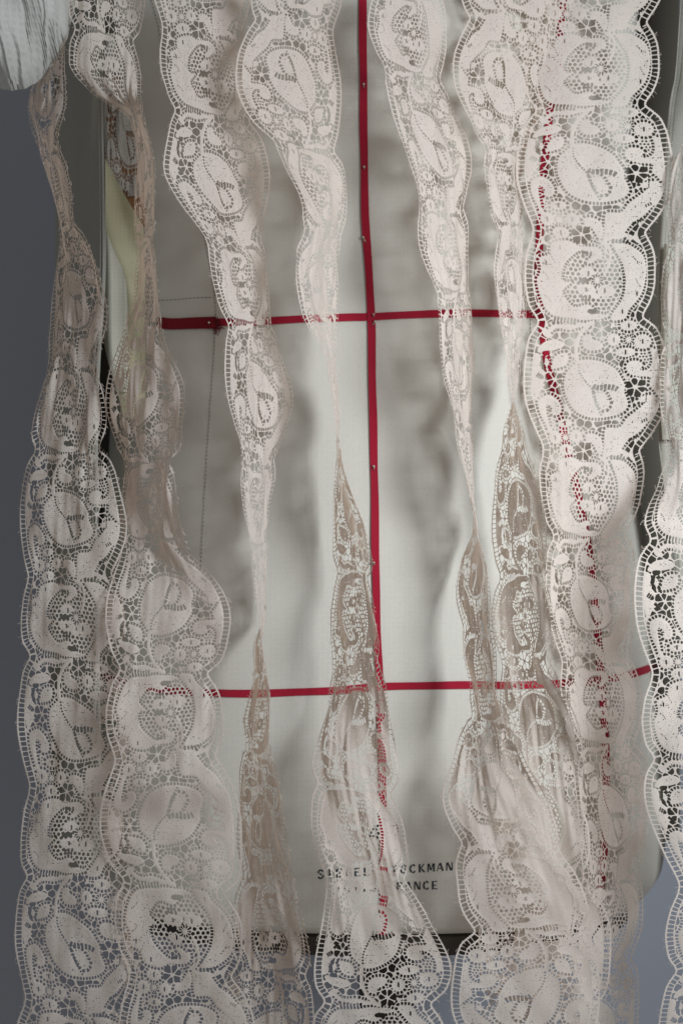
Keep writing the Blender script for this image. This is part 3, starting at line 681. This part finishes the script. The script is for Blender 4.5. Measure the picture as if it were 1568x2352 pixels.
def lace_ribbon(keys, leaf_py, label, flip_u=False, flip_v=False, seed=0, mat='lace', y0=-30, y1=2385, name='lace_ribbon', crumple=1.0, hairs=150, pleat=0.018):
    """keys: (py, xa, xb, Yc, s, bow): edge positions, depth, tilt, bow"""
    K = np.array(keys, float); r_ = np.random.default_rng(seed)
    F = FLD; LB = LAB; RL = REL; lc = 358.0
    if flip_v: F = np.roll(F[::-1], 1, 0); LB = np.roll(LB[::-1], 1, 0); RL = np.roll(RL[::-1], 1, 0); lc = PER - 358.0
    if flip_u: F = F[:, ::-1]; LB = LB[:, ::-1]; RL = RL[:, ::-1]
    # rows: index i <-> v = i*HS ; py = leaf_py + (v - lc)/VSC
    i0 = int(math.floor(((y0-leaf_py)*VSC + lc)/HS)); i1 = int(math.ceil(((y1-leaf_py)*VSC + lc)/HS))
    i0 -= i0 % 2; rows = np.arange(i0, i1+1)
    if len(rows) % 2 == 0: rows = rows[:-1]
    f = F[rows % NR]; lab = LB[rows % NR]; rel = RL[rows % NR]; per = rows//NR
    nr, nc = f.shape
    ph = r_.uniform(0, 6.28, 12)
    def pos(u, v, rl):
        py = leaf_py + (v - lc)/VSC
        ip = lambda c: pchip(K[:, 0], K[:, c], py)
        xa, xb, Yc, s, bow = ip(1), ip(2), ip(3), ip(4), ip(5)
        t = u/350.0; t = t + 0.014*np.sin(v/118 + ph[3])*np.cos(math.pi*t) + 0.006*np.sin(v/47 + u/60 + ph[9])*np.cos(math.pi*t)
        sc = PXM*(D + Yc)/D
        dx = (xb - xa)*sc; Wm = 329.0*PXM
        miss = np.sqrt(np.maximum(0, Wm**2 - dx**2)); dd = s*miss
        c = np.hypot(dx, dd) + 1e-6; nx, ny = dd/c, -dx/c
        left = np.sqrt(np.maximum(0, Wm**2 - c**2))
        cx = ((xa + xb)/2 - 784)*sc
        nar = np.clip(np.abs(dx)/Wm*2.4, .12, 1.0)
        A = pleat*left*left/Wm*nar
        w = A*(np.sin(2*math.pi*(1.6*t) + ph[0] + v/170 + 0.7*np.sin(v/90+ph[1])) + 0.55*np.sin(2*math.pi*3.3*t + ph[2] + v/75))
        w = w + crumple*0.0006*(np.sin(u/31 + v/67 + ph[3]) + np.sin(-u/23 + v/41 + ph[4]) + 0.6*np.sin(u/13 + v/29 + ph[5]))
        w = w + crumple*0.0018*np.sin(v/140 + ph[6])*np.cos(math.pi*t)
        w = w + crumple*np.clip(left/Wm, 0, 1)**2*0.0006*(np.sin(u/6.5 + v/95 + ph[8] + 2*np.sin(v/130)) + np.sin(u/10.3 - v/140 + ph[9]) + 0.8*np.sin(u/4.1 + v/60 + ph[10]))*(0.5 + 0.5*np.sin(v/83 + ph[11] + u/50))
        w = w*(0.3 + 0.7*nar)
        w = w + bow*Wm*(0.25 - t*t)*2.0
        w = w + 0.0002*rl
        x = cx + t*dx + nx*w; y = Yc + t*dd + ny*w
        z = (1176 - py)*sc + crumple*0.0018*np.sin(u/75 + v/110 + ph[7]) + 0.0016*np.sin(v/190 + ph[8])
        return np.stack([x, y, z], -1)
    U = np.broadcast_to(UG[:nc], f.shape); Vv = np.broadcast_to((rows*HS)[:, None].astype(float), f.shape)
    # vertices: corners, then horizontal-edge crossings, then vertical-edge crossings
    pos_c = pos(U, Vv, rel)
    th = np.clip(f[:, :-1]/(f[:, :-1]-f[:, 1:] + 1e-12), 0.02, .98); th = np.where((f[:, :-1] > 0) != (f[:, 1:] > 0), th, 0.5)
    pos_h = pos_c[:, :-1]*(1-th[..., None]) + pos_c[:, 1:]*th[..., None]
    tv = np.clip(f[:-1]/(f[:-1]-f[1:] + 1e-12), 0.02, .98); tv = np.where((f[:-1] > 0) != (f[1:] > 0), tv, 0.5)
    pos_v = pos_c[:-1]*(1-tv[..., None]) + pos_c[1:]*tv[..., None]
    ALLP = np.concatenate([pos_c.reshape(-1, 3), pos_h.reshape(-1, 3), pos_v.reshape(-1, 3)])
    uvc = np.stack([U, Vv], -1)
    uvh = uvc[:, :-1].copy(); uvh[..., 0] += th*HS; uvv = uvc[:-1].copy(); uvv[..., 1] += tv*HS
    ALLUV = np.concatenate([uvc.reshape(-1, 2), uvh.reshape(-1, 2), uvv.reshape(-1, 2)])
    idc = np.arange(nr*nc).reshape(nr, nc); idh = nr*nc + np.arange(nr*(nc-1)).reshape(nr, nc-1); idv = nr*nc + nr*(nc-1) + np.arange((nr-1)*nc).reshape(nr-1, nc)
    ins = (f > 0).astype(int)
    case = ins[:-1, :-1] + 2*ins[:-1, 1:] + 4*ins[1:, 1:] + 8*ins[1:, :-1]
    cl = lab[:-1, :-1].astype(int); cp = np.broadcast_to(per[:-1, None], cl.shape)
    allone = (cl == 0) | (cl == EDL) | (cl == EDR)
    key = np.where(allone, cl, cl + 32*(cp - per.min() + 1))
    # merge full 2 x 2 blocks
    polys = []                                           # (key array, vertex index array n x k)
    a, b_ = (nr-1)//2*2, (nc-1)//2*2
    blk = lambda M_: M_[:a, :b_].reshape(a//2, 2, b_//2, 2).transpose(0, 2, 1, 3).reshape(a//2, b_//2, 4)
    full = (blk(case) == 15).all(-1); kk = blk(key); same = (kk == kk[..., :1]).all(-1); mg = full & same
    R, C = np.nonzero(mg); R2, C2 = R*2, C*2
    polys.append((key[R2, C2], np.stack([idc[R2, C2], idc[R2, C2+2], idc[R2+2, C2+2], idc[R2+2, C2]], 1)))
    case = case.copy(); mgx = np.repeat(np.repeat(mg, 2, 0), 2, 1); sub = case[:a, :b_]; sub[mgx] = 0
    for cs, pl in POLY.items():
        R, C = np.nonzero(case == cs)
        if not len(R): continue
        pts = [idc[R, C], idc[R, C+1], idc[R+1, C+1], idc[R+1, C], idh[R, C], idv[R, C+1], idh[R+1, C], idv[R, C]]
        for p in pl: polys.append((key[R, C], np.stack([pts[q] for q in p], 1)))
    root = empty(name, pos_c[nr//2, nc//2])
    split = []; loose = []
    for kx in np.unique(np.concatenate([p[0] for p in polys])):
        sel = [va[ka == kx] for ka, va in polys]; sel = [q for q in sel if len(q)]
        if kx == 0: loose += sel; continue
        lo = np.concatenate([q.ravel() for q in sel]); cnt = np.concatenate([np.full(len(q), q.shape[1]) for q in sel])
        st = np.concatenate([[0], np.cumsum(cnt)[:-1]]); uq, inv = np.unique(lo, return_inverse=True)
        comp = np.arange(len(uq)); fid = np.repeat(np.arange(len(cnt)), cnt)
        while True:
            fm = np.minimum.reduceat(comp[inv], st); new = comp.copy(); np.minimum.at(new, inv, fm[fid]); new = new[new]
            if (new == comp).all(): break
            comp = new
        fc = comp[inv[st]]; ids, n_ = np.unique(fc, return_counts=True)
        off = 0; fcs = []
        for q in sel: fcs.append(fc[off:off+len(q)]); off += len(q)
        for cid, k_ in zip(ids, n_):
            pc = [q[g == cid] for q, g in zip(sel, fcs)]; pc = [q for q in pc if len(q)]
            if k_ < 70: loose += pc
            else: split.append((int(kx), pc))
    split.append((0, loose))
    for kx, pc in split:
        loops = []; starts = []; tot = 0
        for q in pc: loops.append(q.ravel()); starts.append(tot + np.arange(len(q))*q.shape[1]); tot += q.size
        if tot < 12: continue
        lo = np.concatenate(loops); st = np.concatenate(starts)
        uq, inv = np.unique(lo, return_inverse=True)
        nm = PART[int(kx) % 32]
        me = bpy.data.meshes.new(nm)
        me.vertices.add(len(uq)); me.vertices.foreach_set('co', (ALLP[uq] - np.array(root.location)).astype(np.float32).ravel())
        me.loops.add(tot); me.loops.foreach_set('vertex_index', inv.astype(np.int32).ravel())
        me.polygons.add(len(st)); me.polygons.foreach_set('loop_start', st.astype(np.int32))
        me.polygons.foreach_set('use_smooth', np.ones(len(st), bool))
        uv = me.uv_layers.new(name='UVMap'); uv.data.foreach_set('uv', ALLUV[lo].astype(np.float32).ravel())
        me.update(calc_edges=True); me.materials.append(M[mat])
        o = bpy.data.objects.new(nm, me); COL.objects.link(o); o.parent = root
        if kx == 0: o['kind'] = 'stuff'
    # stray threads along both edges
    if hairs:
        V = []; Fc = []
        for nm, fl in (('L', -1), ('R', 1)):
            E = EDGE[nm]
            for k in range(hairs):
                v = r_.uniform(rows[0]*HS, rows[-1]*HS); vm = v % PER
                if flip_v: vm = PER - vm
                u = np.interp(vm, E[:, 1], E[:, 0]); sg = fl
                if flip_u: u, sg = -u, -sg
                ln = r_.uniform(2, 9); dv = r_.normal(0, 5)
                p = [pos(np.array(u + sg*ln*q), np.array(v + dv*q*q), np.array(0.0)) + r_.normal(0, .0004, 3)*q for q in (-0.3, .5, 1.0)]
                vv, ff = tube([Vector(x - np.array(root.location)) for x in p], 0.00011, 3); b0 = len(V); V += vv; Fc += [tuple(b0+i for i in g) for g in ff]
        me = bpy.data.meshes.new('stray_threads'); me.from_pydata([tuple(x) for x in V], [], Fc); me.uv_layers.new(name='UVMap'); me.materials.append(M[mat])
        o = bpy.data.objects.new('stray_threads', me); COL.objects.link(o); o.parent = root; o['kind'] = 'stuff'
    tag(root, label, 'lace', 'lengths of blush lace hanging over the form' if mat == 'lace' else None)
    return root

def keyed(rows, Y=-0.06, s=0.0, bow=0.0):
    out = []
    for r in rows:
        r = list(r) + [None]*(6-len(r))
        out.append((r[0], r[1], r[2], Y if r[3] is None else r[3], s if r[4] is None else r[4], bow if r[5] is None else r[5]))
    return out

lace_ribbon(keyed([(-80, 95, 168, -.02), (100, 85, 166, -.02), (230, 52, 165, -.025), (340, 74, 168, -.03, -.7), (430, 104, 178, -.03, -.8), (520, 121, 196, -.035, -.8), (640, 108, 246, -.04, -.65), (740, 98, 258, -.045, -.6), (850, 84, 256, -.045, -.55), (1000, 58, 272, -.045, -.5), (1150, 36, 290, -.045, -.5), (1300, 38, 304), (1500, 36, 312), (1700, 32, 320), (1900, 38, 324), (2100, 28, 328), (2440, 26, 330)], Y=-.045, s=-.5, bow=.05),
            1170, 'leftmost lace ribbon, dim at the top, opening flat against the dark wall', seed=1)
lace_ribbon(keyed([(-80, 168, 332, -.03, .3, .1), (60, 158, 326, -.03, .3, .1), (150, 160, 332, -.03, .2, .1), (215, 212, 336, -.03, -.2), (255, 284, 344, -.035, -.6), (320, 296, 354, -.045, -.8), (450, 294, 370, -.055, -.85), (560, 296, 370, -.06, -.85), (650, 298, 376, -.065, -.8), (740, 270, 390, -.065, -.6), (850, 240, 416, -.065, -.6), (920, 234, 432, -.065, -.6), (1020, 253, 434, -.065, -.6), (1120, 268, 424, -.065, -.6), (1220, 262, 442, -.065, -.55), (1320, 248, 508, -.065, -.45), (1430, 238, 534, -.07, -.3), (1560, 246, 527, -.07, -.2), (1660, 238, 532, -.075, -.15), (1800, 230, 548, -.075, -.15), (1900, 224, 558), (2060, 252, 574), (2150, 260, 580), (2440, 268, 592)], Y=-.065, s=-.5),
            1895, 'second lace ribbon from the left, folded into a narrow mauve strip near the top', flip_v=True, seed=2, crumple=0.9)
lace_ribbon(keyed([(-80, 336, 572), (60, 358, 582), (160, 374, 602), (300, 388, 612), (400, 382, 614), (480, 413, 610), (600, 478, 614), (700, 504, 626), (800, 520, 642), (920, 526, 672), (1050, 547, 642), (1200, 571, 614), (1350, 590, 606), (1420, 599, 599), (1500, 608, 570, -.04), (1600, 626, 562, -.042), (1700, 624, 547, -.042), (1800, 646, 542, -.042), (1900, 658, 542, -.042), (2000, 686, 532, -.042), (2100, 704, 520, -.042), (2200, 718, 506, -.042), (2440, 734, 470, -.042)], Y=-.028, s=.65, bow=.03),
            405, 'bright lace ribbon left of centre that twists to brown above the hip tape', seed=3)
lace_ribbon(keyed([(-80, 568, 790), (100, 547, 786), (200, 544, 784), (300, 571, 783), (400, 638, 794), (500, 688, 794), (600, 681, 778), (720, 695, 774), (820, 738, 774), (950, 764, 778), (1000, 772, 772), (1100, 796, 767), (1200, 833, 763), (1300, 858, 762), (1400, 867, 756, -.044), (1500, 884, 754, -.046), (1600, 890, 750, -.048), (1700, 907, 728, -.05, .4, -.05), (1800, 932, 706, -.05, .3, -.09), (1900, 943, 714, -.05, .25, -.09), (2000, 962, 730, -.05, .2, -.08), (2100, 985, 735, -.05, .1, -.05), (2250, 1048, 714, -.05, 0, 0), (2440, 1048, 710, -.05, 0, 0)], Y=-.034, s=.65, bow=.03),
            200, 'lace ribbon beside the upright red tape, ending in a wide leaf medallion at the bottom', flip_u=True, flip_v=True, seed=4)
lace_ribbon(keyed([(-80, 838, 1042), (60, 841, 1037), (200, 870, 1047), (300, 898, 1077), (400, 933, 1092), (540, 953, 1084), (700, 993, 1092), (850, 1010, 1092), (1000, 1033, 1097), (1100, 1060, 1096), (1200, 1084, 1092), (1230, 1090, 1090), (1300, 1112, 1062), (1400, 1120, 1052, -.04), (1500, 1130, 1060, -.044), (1580, 1133, 1080, -.048), (1650, 1168, 1062, -.05), (1750, 1210, 1040, -.052, .4, -.03), (1850, 1270, 1016, -.052, .25, -.04), (1950, 1315, 1018, -.052, .2, -.03), (2050, 1345, 1034, -.052, .15, -.02), (2150, 1368, 1036, -.052, .1, 0), (2440, 1388, 1032, -.052, .05, 0)], Y=-.03, s=.65, bow=.03),
            320, 'lace ribbon just right of the upright red tape, spreading wide below the hip tape', seed=5)
lace_ribbon(keyed([(-80, 1038, 1310, .0), (60, 1034, 1300, .0), (200, 1038, 1272, .0), (300, 1064, 1240, .0), (420, 1098, 1208, 0), (550, 1116, 1212, -.004), (700, 1127, 1220, -.01), (800, 1140, 1208, -.02), (880, 1152, 1198, -.025), (950, 1176, 1176), (1000, 1197, 1158), (1100, 1226, 1138), (1200, 1242, 1136), (1300, 1252, 1138), (1450, 1267, 1138), (1550, 1280, 1146), (1650, 1312, 1152), (1750, 1340, 1140, -.03, .4, 0), (1850, 1356, 1120, -.032, .3, 0), (2000, 1378, 1105, -.032, .2, 0), (2150, 1402, 1098, -.032, .15, 0), (2440, 1412, 1095, -.032, .1, 0)], Y=-.03, s=.65, bow=.03),
            200, 'lace ribbon tucked beside the flat one on the right, twisting to brown below the waist', flip_u=True, flip_v=True, seed=6)
lace_ribbon(keyed([(-80, 1206, 1536), (150, 1203, 1532), (400, 1182, 1548), (650, 1200, 1524), (880, 1199, 1536), (1040, 1220, 1512), (1140, 1236, 1490), (1300, 1244, 1466), (1400, 1248, 1462), (1600, 1280, 1492), (1750, 1306, 1494), (1900, 1322, 1494), (2050, 1316, 1492), (2200, 1296, 1482), (2440, 1286, 1468)], Y=.012, s=.3, bow=.0),
            388, 'flat fully open lace ribbon on the right with clear leaf and rose medallions', seed=7, crumple=0.6)
lace_ribbon(keyed([(-80, 1640, 1760, 0, -.4), (200, 1604, 1720, 0, -.4), (400, 1546, 1660, -.01, -.4), (600, 1528, 1650, -.01, -.45), (800, 1530, 1650, -.01, -.45), (1000, 1527, 1670, -.02, -.4), (1120, 1512, 1710, -.03, -.3), (1220, 1466, 1764), (1350, 1452, 1776), (1600, 1468, 1792), (1800, 1470, 1797), (1950, 1508, 1832), (2050, 1528, 1850), (2150, 1523, 1848), (2440, 1502, 1828)], Y=-.05, s=.1, bow=.02),
            1390, 'lace ribbon cut off by the right edge, only its scalloped left side in view', seed=8)
lace_ribbon(keyed([(60, 230, 352), (250, 232, 354), (480, 236, 358)], Y=.043, s=0), 300, 'grey lace piece lying on the rust brown cloth at upper left', seed=9, mat='lace_grey', y0=80, y1=450, hairs=0, name='lace_scrap', pleat=0.0, crumple=.5)
